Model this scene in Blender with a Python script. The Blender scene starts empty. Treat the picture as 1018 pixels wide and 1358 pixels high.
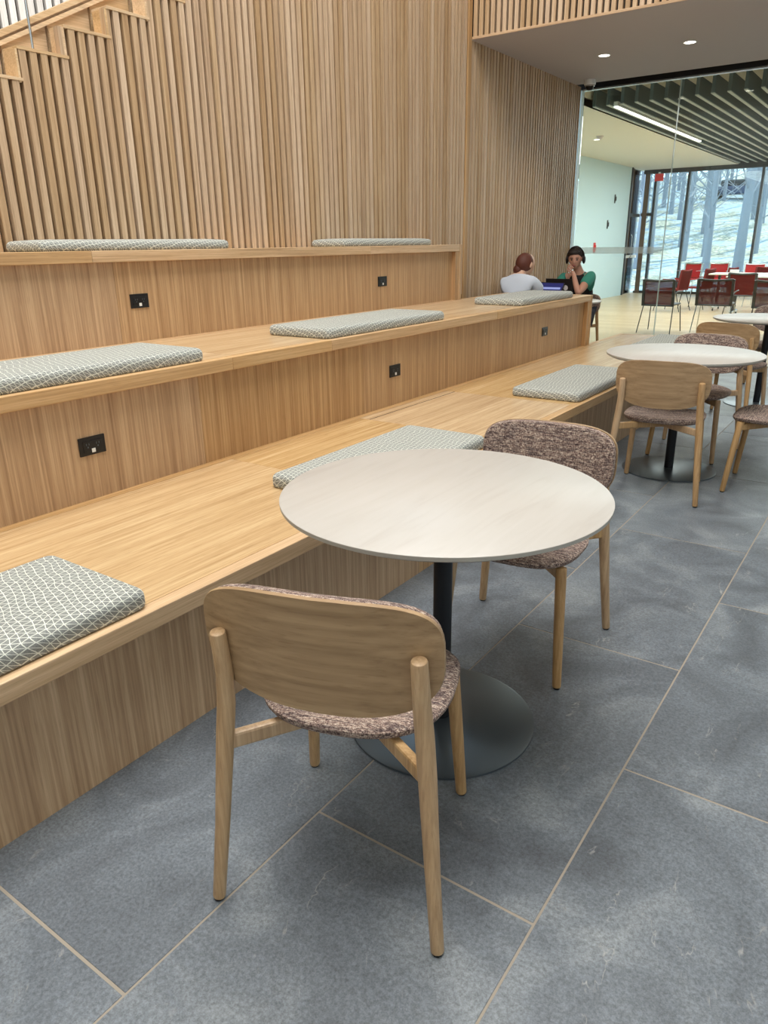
import bpy, bmesh, math, random
from mathutils import Vector, Matrix
random.seed(7)
C = bpy.context.scene.collection
SC = bpy.context.scene
# ------------------------------------------------------------------ camera
EYE = 1.39
yaw, pitch, roll, F = -0.613795, -0.3506265, -0.0145068, 970.24
fw = Vector((math.sin(yaw)*math.cos(pitch), math.cos(yaw)*math.cos(pitch), math.sin(pitch)))
rt = fw.cross(Vector((0, 0, 1))).normalized(); up = rt.cross(fw)
rt, up = rt*math.cos(roll)+up*math.sin(roll), -rt*math.sin(roll)+up*math.cos(roll)
cam = bpy.data.cameras.new('camera'); co = bpy.data.objects.new('camera', cam); C.objects.link(co)
M4 = Matrix.Identity(4)
for i in range(3):
    M4[i][0] = rt[i]; M4[i][1] = up[i]; M4[i][2] = -fw[i]
M4[2][3] = EYE
co.matrix_world = M4
cam.sensor_fit = 'HORIZONTAL'; cam.sensor_width = 36; cam.lens = F*36/1018
cam.clip_start = .05; cam.clip_end = 300
SC.camera = co
# ------------------------------------------------------------------ light
SC.view_settings.view_transform = 'Standard'; SC.view_settings.look = 'None'
SC.view_settings.gamma = 1; SC.view_settings.use_curve_mapping = False
SC.view_settings.exposure = 0.0
w = bpy.data.worlds.new('sky'); SC.world = w; w.use_nodes = True
bgn = w.node_tree.nodes['Background']; bgn.inputs[0].default_value = (.62, .82, 1, 1); bgn.inputs[1].default_value = 3.8
sun = bpy.data.lights.new('sun', 'SUN'); sun.energy = 10; sun.angle = .01; sun.color = (1, .93, .82)
so = bpy.data.objects.new('sun', sun); C.objects.link(so)
so.rotation_euler = Vector((-.30, -.66, -.72)).to_track_quat('-Z', 'Y').to_euler()
def area(name, loc, target, sx, sy, power, col):
    l = bpy.data.lights.new(name, 'AREA'); l.shape = 'RECTANGLE'; l.size = sx; l.size_y = sy
    l.energy = power; l.color = col
    o = bpy.data.objects.new(name, l); C.objects.link(o); o.location = loc
    o.rotation_euler = (Vector(target)-Vector(loc)).to_track_quat('-Z', 'Y').to_euler(); return o
area('skylight', (-1.7, 1.5, 6.9), (-1.7, 1.5, 0), 3.8, 5.6, 590, (1, .985, .955))
area('window_light_right', (5.3, 2.6, 2.0), (0, 3.0, .6), 7, 2.8, 56, (.76, .88, 1))
area('window_light_back', (1.0, -3.8, 4.8), (-.5, 6.7, 3.6), 6, 2.4, 60, (.88, .94, 1))
area('far_room_fill_light', (-2.5, 16, 3.1), (-2.5, 16, 0), 4.5, 9, 500, (.97, 1, .98))  # added fill without a fixture, brightens the room beyond the glass
# ------------------------------------------------------------------ materials
def lin(c):
    return tuple(((v/255)/12.92 if v/255 <= .04045 else (((v/255)+.055)/1.055)**2.4) for v in c)+(1,)
def newmat(name):
    m = bpy.data.materials.new(name); m.use_nodes = True
    nt = m.node_tree; return m, nt, nt.nodes, nt.links, nt.nodes['Principled BSDF']
def plain(name, col, rough=.5, metal=0, bump=0, bscale=200, spec=.5, emit=None):
    m, nt, N, L, P = newmat(name)
    P.inputs['Base Color'].default_value = lin(col); P.inputs['Roughness'].default_value = rough
    P.inputs['Metallic'].default_value = metal; P.inputs['Specular IOR Level'].default_value = spec
    if emit:
        P.inputs['Emission Color'].default_value = lin(col); P.inputs['Emission Strength'].default_value = emit
    t = N.new('ShaderNodeTexCoord'); n = N.new('ShaderNodeTexNoise'); n.inputs['Scale'].default_value = bscale
    L.new(t.outputs['Object'], n.inputs['Vector'])
    b = N.new('ShaderNodeBump'); b.inputs['Strength'].default_value = bump or .02; b.inputs['Distance'].default_value = .002
    L.new(n.outputs['Fac'], b.inputs['Height']); L.new(b.outputs['Normal'], P.inputs['Normal'])
    return m
def ramp(N, stops, interp='LINEAR'):
    r = N.new('ShaderNodeValToRGB'); r.color_ramp.interpolation = interp
    e = r.color_ramp.elements
    while len(e) < len(stops): e.new(.5)
    for k, (p, c) in enumerate(stops):
        e[k].position = p; e[k].color = c if len(c) == 4 else c+(1,)
    return r
def oak(name, dark, mid, light, axis, rough=.45, vary=.0, fine=1.0, spec=.45, across=1.0):
    """oak veneer or board, grain runs along axis"""
    m, nt, N, L, P = newmat(name)
    t = N.new('ShaderNodeTexCoord'); oi = N.new('ShaderNodeObjectInfo')
    ad = N.new('ShaderNodeVectorMath'); ad.operation = 'MULTIPLY_ADD'
    cb = N.new('ShaderNodeCombineXYZ')
    for k in range(3): L.new(oi.outputs['Random'], cb.inputs[k])
    L.new(cb.outputs[0], ad.inputs[0]); ad.inputs[1].default_value = (13, 17, 11); L.new(t.outputs['Object'], ad.inputs[2])
    def nz(s_across, s_along, det=4, dist=0.0):
        mp = N.new('ShaderNodeMapping'); sc = [s_across]*3; sc['xyz'.index(axis)] = s_along
        mp.inputs['Scale'].default_value = sc; L.new(ad.outputs[0], mp.inputs['Vector'])
        n = N.new('ShaderNodeTexNoise'); n.inputs['Scale'].default_value = 1; n.inputs['Detail'].default_value = det
        n.inputs['Distortion'].default_value = dist
        L.new(mp.outputs[0], n.inputs['Vector']); return n
    a = nz(18*across, .5, 3, .3); b = nz(150*fine, 2.2, 4); c = nz(420*fine, 14, 2)
    mx = N.new('ShaderNodeMath'); mx.operation = 'MULTIPLY_ADD'; L.new(b.outputs['Fac'], mx.inputs[0]); mx.inputs[1].default_value = .55
    m2 = N.new('ShaderNodeMath'); m2.operation = 'MULTIPLY'; L.new(a.outputs['Fac'], m2.inputs[0]); m2.inputs[1].default_value = .45
    L.new(m2.outputs[0], mx.inputs[2])
    r = ramp(N, [(.30, lin(dark)), (.50, lin(mid)), (.68, lin(light))]); L.new(mx.outputs[0], r.inputs[0])
    # pores
    pr = ramp(N, [(.56, (1, 1, 1)), (.72, (.80, .76, .72))]); L.new(c.outputs['Fac'], pr.inputs[0])
    mu = N.new('ShaderNodeMix'); mu.data_type = 'RGBA'; mu.blend_type = 'MULTIPLY'; mu.inputs[0].default_value = .8
    L.new(r.outputs[0], mu.inputs[6]); L.new(pr.outputs[0], mu.inputs[7])
    out = mu.outputs[2]
    if vary:
        h = N.new('ShaderNodeHueSaturation'); mr = N.new('ShaderNodeMapRange')
        mr.inputs[3].default_value = 1-vary; mr.inputs[4].default_value = 1+vary*.55
        L.new(oi.outputs['Random'], mr.inputs[0]); L.new(mr.outputs[0], h.inputs['Value'])
        mr2 = N.new('ShaderNodeMapRange'); mr2.inputs[3].default_value = 1.08; mr2.inputs[4].default_value = .84
        L.new(oi.outputs['Random'], mr2.inputs[0]); L.new(mr2.outputs[0], h.inputs['Saturation'])
        L.new(out, h.inputs['Color']); out = h.outputs[0]
    L.new(out, P.inputs['Base Color']); P.inputs['Roughness'].default_value = rough
    P.inputs['Specular IOR Level'].default_value = spec
    bp = N.new('ShaderNodeBump'); bp.inputs['Strength'].default_value = .12; bp.inputs['Distance'].default_value = .001
    L.new(mx.outputs[0], bp.inputs['Height']); L.new(bp.outputs[0], P.inputs['Normal'])
    return m
O_ = ((158, 118, 76), (192, 152, 106), (222, 184, 138))
OR = ((152, 114, 76), (186, 149, 107), (212, 177, 134))
MAT = {}
MAT['slat'] = oak('oak_slat', (166, 132, 98), (200, 168, 132), (222, 194, 160), 'z', .55, .15, .8)
MAT['riser'] = oak('oak_riser', *OR, 'z', .5, .03, .8, across=2.2)
MAT['tread'] = oak('oak_tread', (180, 144, 100), (204, 170, 124), (224, 194, 150), 'y', .24, .04, .55, .5)
MAT['nose'] = oak('oak_nosing', (176, 136, 90), (206, 166, 117), (228, 192, 146), 'y', .4, .05, .9)
MAT['trim'] = oak('oak_trim', *O_, 'z', .5, .04)
MAT['trimx'] = oak('oak_trim_cross', *O_, 'x', .5, .04)
MAT['step'] = oak('oak_step', (186, 150, 108), (214, 180, 136), (234, 204, 162), 'y', .5, .06)
MAT['chairply'] = oak('oak_chair_shell', (142, 112, 76), (166, 134, 95), (184, 152, 111), 'x', .42, .05, .45, across=2.6)
MAT['chairleg'] = oak('oak_chair_leg', (158, 122, 82), (186, 150, 106), (206, 172, 128), 'z', .42, .05, .9)
MAT['darkback'] = plain('dark_backing', (26, 18, 13), .8)
MAT['white'] = plain('white_paint', (226, 226, 220), .6)
MAT['cream'] = plain('cream_ceiling_paint', (224, 220, 204), .7)
MAT['roomwall'] = plain('pale_wall_paint', (206, 230, 236), .6)
MAT['soffit'] = plain('soffit_paint', (196, 188, 188), .75)
MAT['black'] = plain('black_track', (14, 14, 16), .5)
MAT['blackplastic'] = plain('black_plastic', (22, 18, 18), .35)
MAT['blacksteel'] = plain('black_steel', (26, 28, 33), .38, .3)
MAT['greysteel'] = plain('dark_satin_steel', (104, 114, 122), .33, .7)
MAT['whiteplastic'] = plain('white_plastic', (230, 230, 226), .4)
MAT['chrome'] = plain('chrome', (200, 204, 206), .25, 1)
MAT['frame'] = plain('dark_window_frame', (58, 62, 66), .45, .3)
MAT['brownframe'] = plain('brown_door_frame', (88, 70, 54), .5)
MAT['felt'] = plain('grey_felt', (88, 102, 104), .95, bump=.3)
MAT['feltedge'] = plain('pale_felt_edge', (176, 184, 180), .95)
MAT['red'] = plain('red_plastic', (205, 40, 48), .45)
MAT['signred'] = plain('red_sign', (210, 60, 60), .5)
MAT['maroon'] = plain('maroon_fabric', (112, 22, 26), .8)
MAT['greyframe'] = plain('dark_grey_chair_frame', (52, 56, 58), .45)
MAT['lamp'] = plain('lamp_diffuser', (255, 250, 236), .4, emit=9)
MAT['linlamp'] = plain('linear_lamp_diffuser', (255, 252, 245), .4, emit=3.5)
MAT['screen'] = plain('laptop_screen', (34, 38, 92), .3, emit=.5)
MAT['screenbar'] = plain('laptop_screen_window', (130, 140, 190), .3, emit=.7)
MAT['skin'] = plain('skin', (196, 146, 124), .55)
MAT['skin2'] = plain('skin_tan', (206, 164, 138), .55)
MAT['lips'] = plain('lips', (160, 90, 84), .5)
MAT['hairred'] = plain('auburn_hair', (88, 42, 28), .6, bump=.6, bscale=300)
MAT['hairdark'] = plain('dark_brown_hair', (34, 24, 20), .6, bump=.6, bscale=300)
MAT['tee'] = plain('white_tshirt', (200, 208, 220), .85, bump=.3, bscale=60)
MAT['green'] = plain('green_tshirt', (60, 142, 124), .85, bump=.3, bscale=60)
MAT['vest'] = plain('black_vest', (16, 16, 20), .85)
MAT['jeans'] = plain('dark_trousers', (34, 38, 50), .85)
MAT['shoe'] = plain('dark_shoe', (24, 24, 26), .6)
MAT['tabletopw'] = plain('white_laminate', (224, 220, 212), .35)
MAT['grout'] = plain('tile_grout', (160, 150, 136), .9, bump=.2)
MAT['bark'] = plain('grey_bark', (128, 134, 144), .9, bump=.8, bscale=30)
MAT['car'] = plain('dark_blue_car_paint', (52, 66, 96), .3)
MAT['carglass'] = plain('car_glass', (30, 34, 40), .15)

def mk_table():
    m, nt, N, L, P = newmat('pale_ash_laminate')
    t = N.new('ShaderNodeTexCoord'); mp = N.new('ShaderNodeMapping'); mp.inputs['Rotation'].default_value = (0, 0, .75)
    mp.inputs['Scale'].default_value = (14, 1.5, 5); L.new(t.outputs['Object'], mp.inputs['Vector'])
    n = N.new('ShaderNodeTexNoise'); n.inputs['Scale'].default_value = 2; n.inputs['Detail'].default_value = 6; n.inputs['Distortion'].default_value = .8
    L.new(mp.outputs[0], n.inputs['Vector'])
    r = ramp(N, [(.3, lin((185, 178, 170))), (.46, lin((190, 184, 176))), (.7, lin((193, 187, 180)))]); L.new(n.outputs['Fac'], r.inputs[0])
    L.new(r.outputs[0], P.inputs['Base Color']); P.inputs['Roughness'].default_value = .38
    return m
MAT['table'] = mk_table()
MAT['tableedge'] = plain('grey_table_edge', (176, 172, 162), .45)

def mk_tile():
    m, nt, N, L, P = newmat('slate_tile')
    t = N.new('ShaderNodeTexCoord'); oi = N.new('ShaderNodeObjectInfo'); cb = N.new('ShaderNodeCombineXYZ')
    for k in range(3): L.new(oi.outputs['Random'], cb.inputs[k])
    ad = N.new('ShaderNodeVectorMath'); ad.operation = 'MULTIPLY_ADD'; L.new(cb.outputs[0], ad.inputs[0]); ad.inputs[1].default_value = (31, 47, 7)
    L.new(t.outputs['Object'], ad.inputs[2])
    def nz(s, det, dist=0, rough=.55, sc=(1, 1, 1)):
        mp = N.new('ShaderNodeMapping'); mp.inputs['Scale'].default_value = sc; L.new(ad.outputs[0], mp.inputs[0])
        n = N.new('ShaderNodeTexNoise'); n.inputs['Scale'].default_value = s; n.inputs['Detail'].default_value = det
        n.inputs['Distortion'].default_value = dist; n.inputs['Roughness'].default_value = rough; L.new(mp.outputs[0], n.inputs['Vector']); return n
    a = nz(2.6, 7, 1.2); b = nz(130, 5, 0, .8); v = nz(2.2, 5, 1.6, .6, (1.0, .55, 1)); s = nz(4, 5, 1.0, .6, (2.2, .6, 1))
    r = ramp(N, [(.28, lin((80, 85, 91))), (.5, lin((105, 112, 119))), (.72, lin((136, 142, 146)))]); L.new(a.outputs['Fac'], r.inputs[0])
    rb = ramp(N, [(.36, (.60, .60, .60)), (.64, (1.34, 1.34, 1.34))]); L.new(b.outputs['Fac'], rb.inputs[0])
    mu = N.new('ShaderNodeMix'); mu.data_type = 'RGBA'; mu.blend_type = 'MULTIPLY'; mu.inputs[0].default_value = 1
    L.new(r.outputs[0], mu.inputs[6]); L.new(rb.outputs[0], mu.inputs[7])
    vr = ramp(N, [(.495, (0, 0, 0)), (.500, (.7, .7, .7)), (.505, (0, 0, 0))]); L.new(v.outputs['Fac'], vr.inputs[0])
    gate = ramp(N, [(.55, (0, 0, 0)), (.66, (1, 1, 1))]); L.new(s.outputs['Fac'], gate.inputs[0])
    gm = N.new('ShaderNodeMath'); gm.operation = 'MULTIPLY'; L.new(vr.outputs[0], gm.inputs[0]); L.new(gate.outputs[0], gm.inputs[1])
    m3 = N.new('ShaderNodeMix'); m3.data_type = 'RGBA'; L.new(gm.outputs[0], m3.inputs[0]); L.new(mu.outputs[2], m3.inputs[6]); m3.inputs[7].default_value = lin((176, 174, 168))
    L.new(m3.outputs[2], P.inputs['Base Color'])
    rr = N.new('ShaderNodeMapRange'); rr.inputs[3].default_value = .34; rr.inputs[4].default_value = .52; L.new(b.outputs['Fac'], rr.inputs[0]); L.new(rr.outputs[0], P.inputs['Roughness'])
    P.inputs['Specular IOR Level'].default_value = .6
    h = N.new('ShaderNodeMath'); h.operation = 'MULTIPLY_ADD'; L.new(b.outputs['Fac'], h.inputs[0]); h.inputs[1].default_value = .3; L.new(s.outputs['Fac'], h.inputs[2])
    bp = N.new('ShaderNodeBump'); bp.inputs['Strength'].default_value = .55; bp.inputs['Distance'].default_value = .004; L.new(h.outputs[0], bp.inputs['Height']); L.new(bp.outputs[0], P.inputs['Normal'])
    return m
MAT['tile'] = mk_tile()

def mk_cushion():
    m, nt, N, L, P = newmat('grey_triangle_weave')
    t = N.new('ShaderNodeTexCoord'); sp = N.new('ShaderNodeSeparateXYZ'); L.new(t.outputs['Object'], sp.inputs[0])
    def mth(op, a, b=None, c=None):
        x = N.new('ShaderNodeMath'); x.operation = op
        for k, v in enumerate((a, b, c)):
            if v is None: continue
            if isinstance(v, (int, float)): x.inputs[k].default_value = v
            else: L.new(v, x.inputs[k])
        return x.outputs[0]
    n = N.new('ShaderNodeTexNoise'); n.inputs['Scale'].default_value = 15; n.inputs['Detail'].default_value = 0
    L.new(t.outputs['Object'], n.inputs['Vector']); sn = N.new('ShaderNodeSeparateColor'); L.new(n.outputs['Color'], sn.inputs[0])
    px = mth('MULTIPLY_ADD', mth('SUBTRACT', sn.outputs[0], .5), .020, mth('SUBTRACT', sp.outputs[0], sp.outputs[2]))
    py = mth('MULTIPLY_ADD', mth('SUBTRACT', sn.outputs[1], .5), .020, mth('ADD', sp.outputs[1], sp.outputs[2]))
    s = .0215; mask = None
    for ang in (12, 72, 132):
        ca, sa = math.cos(math.radians(ang)), math.sin(math.radians(ang))
        d = mth('ADD', mth('MULTIPLY', px, ca), mth('MULTIPLY', py, sa))
        f = mth('ABSOLUTE', mth('SUBTRACT', mth('FRACT', mth('DIVIDE', d, s)), .5))
        ln = mth('GREATER_THAN', f, .445)
        mask = ln if mask is None else mth('MAXIMUM', mask, ln)
    b = N.new('ShaderNodeTexNoise'); b.inputs['Scale'].default_value = 420; L.new(t.outputs['Object'], b.inputs['Vector'])
    r = ramp(N, [(.3, lin((112, 114, 110))), (.7, lin((148, 150, 145)))]); L.new(b.outputs['Fac'], r.inputs[0])
    mu = N.new('ShaderNodeMix'); mu.data_type = 'RGBA'; L.new(mask, mu.inputs[0]); L.new(r.outputs[0], mu.inputs[6]); mu.inputs[7].default_value = lin((222, 224, 212))
    L.new(mu.outputs[2], P.inputs['Base Color']); P.inputs['Roughness'].default_value = .8
    P.inputs['Sheen Weight'].default_value = .2
    bp = N.new('ShaderNodeBump'); bp.inputs['Strength'].default_value = .3; bp.inputs['Distance'].default_value = .001; L.new(b.outputs['Fac'], bp.inputs['Height']); L.new(bp.outputs[0], P.inputs['Normal'])
    return m
MAT['cushion'] = mk_cushion()

def mk_tweed():
    m, nt, N, L, P = newmat('mauve_tweed')
    t = N.new('ShaderNodeTexCoord')
    def nz(sc, s=1, det=2):
        mp = N.new('ShaderNodeMapping'); mp.inputs['Scale'].default_value = sc; L.new(t.outputs['Object'], mp.inputs[0])
        n = N.new('ShaderNodeTexNoise'); n.inputs['Scale'].default_value = s; n.inputs['Detail'].default_value = det; L.new(mp.outputs[0], n.inputs['Vector']); return n
    a = nz((110, 300, 300)); b = nz((420, 420, 110), 1, 1); c = nz((9, 200, 200), 1, 3)
    r1 = ramp(N, [(.36, lin((60, 46, 48))), (.45, lin((112, 90, 84))), (.54, lin((156, 134, 122))), (.64, lin((210, 198, 182)))]); L.new(a.outputs['Fac'], r1.inputs[0])
    r2 = ramp(N, [(.38, lin((74, 56, 56))), (.50, lin((142, 118, 108))), (.62, lin((204, 188, 174)))]); L.new(b.outputs['Fac'], r2.inputs[0])
    mu = N.new('ShaderNodeMix'); mu.data_type = 'RGBA'; mu.inputs[0].default_value = .45; L.new(r1.outputs[0], mu.inputs[6]); L.new(r2.outputs[0], mu.inputs[7])
    r3 = ramp(N, [(.40, (.50, .47, .50)), (.56, (1.22, 1.19, 1.15))]); L.new(c.outputs['Fac'], r3.inputs[0])
    m2 = N.new('ShaderNodeMix'); m2.data_type = 'RGBA'; m2.blend_type = 'MULTIPLY'; m2.inputs[0].default_value = 1; L.new(mu.outputs[2], m2.inputs[6]); L.new(r3.outputs[0], m2.inputs[7])
    L.new(m2.outputs[2], P.inputs['Base Color']); P.inputs['Roughness'].default_value = .9
    bp = N.new('ShaderNodeBump'); bp.inputs['Strength'].default_value = .7; bp.inputs['Distance'].default_value = .002; L.new(a.outputs['Fac'], bp.inputs['Height']); L.new(bp.outputs[0], P.inputs['Normal'])
    return m
MAT['tweed'] = mk_tweed()

def mk_glass(name, tint, refl=.08, clear=1.0):
    m, nt, N, L, P = newmat(name); N.remove(P)
    tr = N.new('ShaderNodeBsdfTransparent'); tr.inputs[0].default_value = tint
    gl = N.new('ShaderNodeBsdfGlossy'); gl.inputs['Roughness'].default_value = .0
    fr = N.new('ShaderNodeFresnel'); fr.inputs[0].default_value = 1.45
    mx = N.new('ShaderNodeMixShader'); L.new(fr.outputs[0], mx.inputs[0]); L.new(tr.outputs[0], mx.inputs[1]); L.new(gl.outputs[0], mx.inputs[2])
    L.new(mx.outputs[0], N['Material Output'].inputs[0]); return m
MAT['glass'] = mk_glass('clear_glass', (.95, .985, .97, 1))
MAT['glassedge'] = plain('pale_glass_edge', (206, 222, 214), .2)
def mk_mesh(name, col, alpha):
    m, nt, N, L, P = newmat(name); P.inputs['Base Color'].default_value = lin(col); P.inputs['Roughness'].default_value = .8
    P.inputs['Alpha'].default_value = alpha
    return m
MAT['meshback'] = mk_mesh('dark_mesh_fabric', (104, 30, 34), .9)
MAT['band'] = mk_mesh('frosted_band_film', (214, 222, 216), .35)

def mk_plankfloor():
    m, nt, N, L, P = newmat('light_oak_floor')
    t = N.new('ShaderNodeTexCoord')
    mp = N.new('ShaderNodeMapping'); L.new(t.outputs['Object'], mp.inputs[0])
    br = N.new('ShaderNodeTexBrick'); br.inputs['Scale'].default_value = 1; br.inputs['Brick Width'].default_value = 1.9; br.inputs['Row Height'].default_value = .13
    br.inputs['Mortar Size'].default_value = .002; br.inputs['Color1'].default_value = lin((216, 192, 156)); br.inputs['Color2'].default_value = lin((202, 176, 136)); br.inputs['Mortar'].default_value = lin((150, 122, 84))
    L.new(mp.outputs[0], br.inputs['Vector'])
    mp2 = N.new('ShaderNodeMapping'); mp2.inputs['Scale'].default_value = (2, 60, 1); L.new(t.outputs['Object'], mp2.inputs[0])
    n = N.new('ShaderNodeTexNoise'); n.inputs['Scale'].default_value = 1; n.inputs['Detail'].default_value = 4; L.new(mp2.outputs[0], n.inputs['Vector'])
    r = ramp(N, [(.3, (.86, .85, .83)), (.7, (1.08, 1.08, 1.08))]); L.new(n.outputs['Fac'], r.inputs[0])
    mu = N.new('ShaderNodeMix'); mu.data_type = 'RGBA'; mu.blend_type = 'MULTIPLY'; mu.inputs[0].default_value = 1; L.new(br.outputs['Color'], mu.inputs[6]); L.new(r.outputs[0], mu.inputs[7])
    L.new(mu.outputs[2], P.inputs['Base Color']); P.inputs['Roughness'].default_value = .33
    return m
MAT['plank'] = mk_plankfloor()
def mk_ground():
    m, nt, N, L, P = newmat('leafy_snowy_ground')
    t = N.new('ShaderNodeTexCoord')
    a = N.new('ShaderNodeTexNoise'); a.inputs['Scale'].default_value = .7; a.inputs['Detail'].default_value = 8; a.inputs['Roughness'].default_value = .7; L.new(t.outputs['Object'], a.inputs['Vector'])
    b = N.new('ShaderNodeTexNoise'); b.inputs['Scale'].default_value = 8; b.inputs['Detail'].default_value = 6; b.inputs['Roughness'].default_value = .8; L.new(t.outputs['Object'], b.inputs['Vector'])
    r = ramp(N, [(.36, lin((58, 66, 72))), (.5, lin((116, 120, 112))), (.64, lin((196, 194, 172)))]); L.new(b.outputs['Fac'], r.inputs[0])
    r2 = ramp(N, [(.46, (0, 0, 0)), (.60, (1, 1, 1))]); L.new(a.outputs['Fac'], r2.inputs[0])
    mu = N.new('ShaderNodeMix'); mu.data_type = 'RGBA'; L.new(r2.outputs[0], mu.inputs[0]); L.new(r.outputs[0], mu.inputs[6]); mu.inputs[7].default_value = lin((132, 152, 172))
    L.new(mu.outputs[2], P.inputs['Base Color']); P.inputs['Roughness'].default_value = .9
    return m
MAT['ground'] = mk_ground()
# ------------------------------------------------------------------ mesh helpers
class MB:
    def __init__(s): s.bm = bmesh.new()
    def box(s, x0, x1, y0, y1, z0, z1, bevel=0, M=None):
        r = bmesh.ops.create_cube(s.bm, size=1)
        vs = r['verts']
        for v in vs:
            v.co = Vector((x0+(v.co.x+.5)*(x1-x0), y0+(v.co.y+.5)*(y1-y0), z0+(v.co.z+.5)*(z1-z0)))
        if bevel:
            es = {e for v in vs for e in v.link_edges}
            g = bmesh.ops.bevel(s.bm, geom=list(es), offset=bevel, segments=2, affect='EDGES', profile=.5)
            vs = list({v for f in g['faces'] for v in f.verts} | {v for v in vs if v.is_valid})
        if M is not None: bmesh.ops.transform(s.bm, matrix=M, verts=vs)
        return s
    def beam(s, a, b, wd, ht, bevel=.004, upv=(0, 0, 1)):
        a, b = Vector(a), Vector(b); d = b-a; y = d.normalized(); x = y.cross(Vector(upv)).normalized(); z = x.cross(y)
        M = Matrix((x, y, z)).transposed().to_4x4(); M.translation = (a+b)/2
        return s.box(-wd/2, wd/2, -d.length/2, d.length/2, -ht/2, ht/2, bevel, M)
    def tube(s, pts, rad, n=12, dome=True):
        pts = [Vector(q) for q in pts]
        if isinstance(rad, (int, float)): rad = [rad]*len(pts)
        rings = []; P = []; R = []
        # dome ends
        t0 = (pts[1]-pts[0]).normalized(); t1 = (pts[-1]-pts[-2]).normalized()
        if dome:
            for f, g in ((0, .75), (.12, .95)): P.append(pts[0]+t0*rad[0]*.25*f); R.append(rad[0]*g)
            P += [pts[0]+t0*rad[0]*.25]; R += [rad[0]]
            P += pts[1:-1]; R += list(rad[1:-1])
            P += [pts[-1]-t1*rad[-1]*.3, pts[-1]-t1*rad[-1]*.1, pts[-1]]; R += [rad[-1], rad[-1]*.92, rad[-1]*.7]
        else: P, R = pts, list(rad)
        for i, q in enumerate(P):
            if i == 0: t = P[1]-P[0]
            elif i == len(P)-1: t = P[-1]-P[-2]
            else: t = (P[i+1]-q).normalized()+(q-P[i-1]).normalized()
            t.normalize(); ref = Vector((1, 0, 0)) if abs(t.x) < .9 else Vector((0, 1, 0))
            u = t.cross(ref).normalized(); v = t.cross(u)
            rings.append([s.bm.verts.new(q+(u*math.cos(2*math.pi*k/n)+v*math.sin(2*math.pi*k/n))*R[i]) for k in range(n)])
        for a, b in zip(rings, rings[1:]):
            for k in range(n): s.bm.faces.new((a[k], a[(k+1) % n], b[(k+1) % n], b[k]))
        s.bm.faces.new(rings[0][::-1]); s.bm.faces.new(rings[-1]); return s
    def lathe(s, prof, n=64, c=(0, 0, 0), M=None):
        rings = []
        for r, z in prof:
            ring = [s.bm.verts.new(Vector((c[0]+r*math.cos(2*math.pi*k/n), c[1]+r*math.sin(2*math.pi*k/n), c[2]+z))) for k in range(n)] if r > 0 else [s.bm.verts.new(Vector((c[0], c[1], c[2]+z)))]
            rings.append(ring)
        for a, b in zip(rings, rings[1:]):
            for k in range(n):
                k2 = (k+1) % n
                q = [a[k % len(a)], a[k2 % len(a)], b[k2 % len(b)], b[k % len(b)]]
                u = []
                for v in q:
                    if v not in u: u.append(v)
                if len(u) > 2: s.bm.faces.new(u)
        if M is not None: bmesh.ops.transform(s.bm, matrix=M, verts=[v for r in rings for v in r])
        return s
    def ball(s, c, r, sc=(1, 1, 1), n=16, rot=None):
        g = bmesh.ops.create_uvsphere(s.bm, u_segments=n, v_segments=n//2+2, radius=1)
        for v in g['verts']:
            q = Vector((v.co.x*r*sc[0], v.co.y*r*sc[1], v.co.z*r*sc[2]))
            if rot is not None: q = rot @ q
            v.co = q+Vector(c)
        return s
    def mesh(s, name, mat, smooth=False):
        bmesh.ops.recalc_face_normals(s.bm, faces=s.bm.faces[:])
        me = bpy.data.meshes.new(name); s.bm.to_mesh(me); s.bm.free()
        if mat: me.materials.append(MAT[mat])
        if smooth:
            for f in me.polygons: f.use_smooth = True
        return me
    def build(s, name, mat, parent=None, smooth=False, loc=(0, 0, 0)):
        return link(name, s.mesh(name, mat, smooth), parent, loc)
def link(name, me, parent=None, loc=(0, 0, 0), rz=0):
    o = bpy.data.objects.new(name, me); C.objects.link(o); o.location = loc; o.rotation_euler = (0, 0, rz)
    if parent: o.parent = parent
    if me and len(me.polygons) and me.polygons[0].use_smooth:
        try: me.set_sharp_from_angle(angle=math.radians(42))
        except Exception: pass
    return o
def tag(o, label, cat, group=None):
    o['label'] = label; o['category'] = cat
    if group: o['group'] = group
    return o
def thing(name, label, cat, loc=(0, 0, 0), rz=0, group=None):
    o = bpy.data.objects.new(name, None); C.objects.link(o); o.empty_display_size = .1
    o.location = loc; o.rotation_euler = (0, 0, rz); return tag(o, label, cat, group)
def struct(o): o['kind'] = 'structure'; return o
def dup(root, loc, rz, label, group=None, swap=None):
    r = root.copy(); C.objects.link(r); r.location = loc; r.rotation_euler = (0, 0, rz); r['label'] = label
    if group: r['group'] = group
    for ch in list(root.children):
        c = ch.copy(); C.objects.link(c); c.parent = r
        for g in list(ch.children):
            d = g.copy(); C.objects.link(d); d.parent = c
    return r
def boxmesh(name, sx, sy, sz, mat, bevel=0, base=True):
    return MB().box(-sx/2, sx/2, -sy/2, sy/2, 0 if base else -sz/2, sz if base else sz/2, bevel).mesh(name, mat)
# ------------------------------------------------------------------ constants
WX = -3.68            # face of slat wall
Z1, Z2, Z3 = .46, .92, 1.38
N1, N2, N3 = -1.545, -2.48, -3.325      # nosing faces
R1, R2, R3 = -1.60, -2.52, -3.365       # riser faces
E1, E2, E3 = 8.02, 6.97, 5.96           # far ends
YB = -1.2
GY = 9.45             # interior glass wall
YF = 6.69; ZS = 3.095 # fascia and soffit
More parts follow.
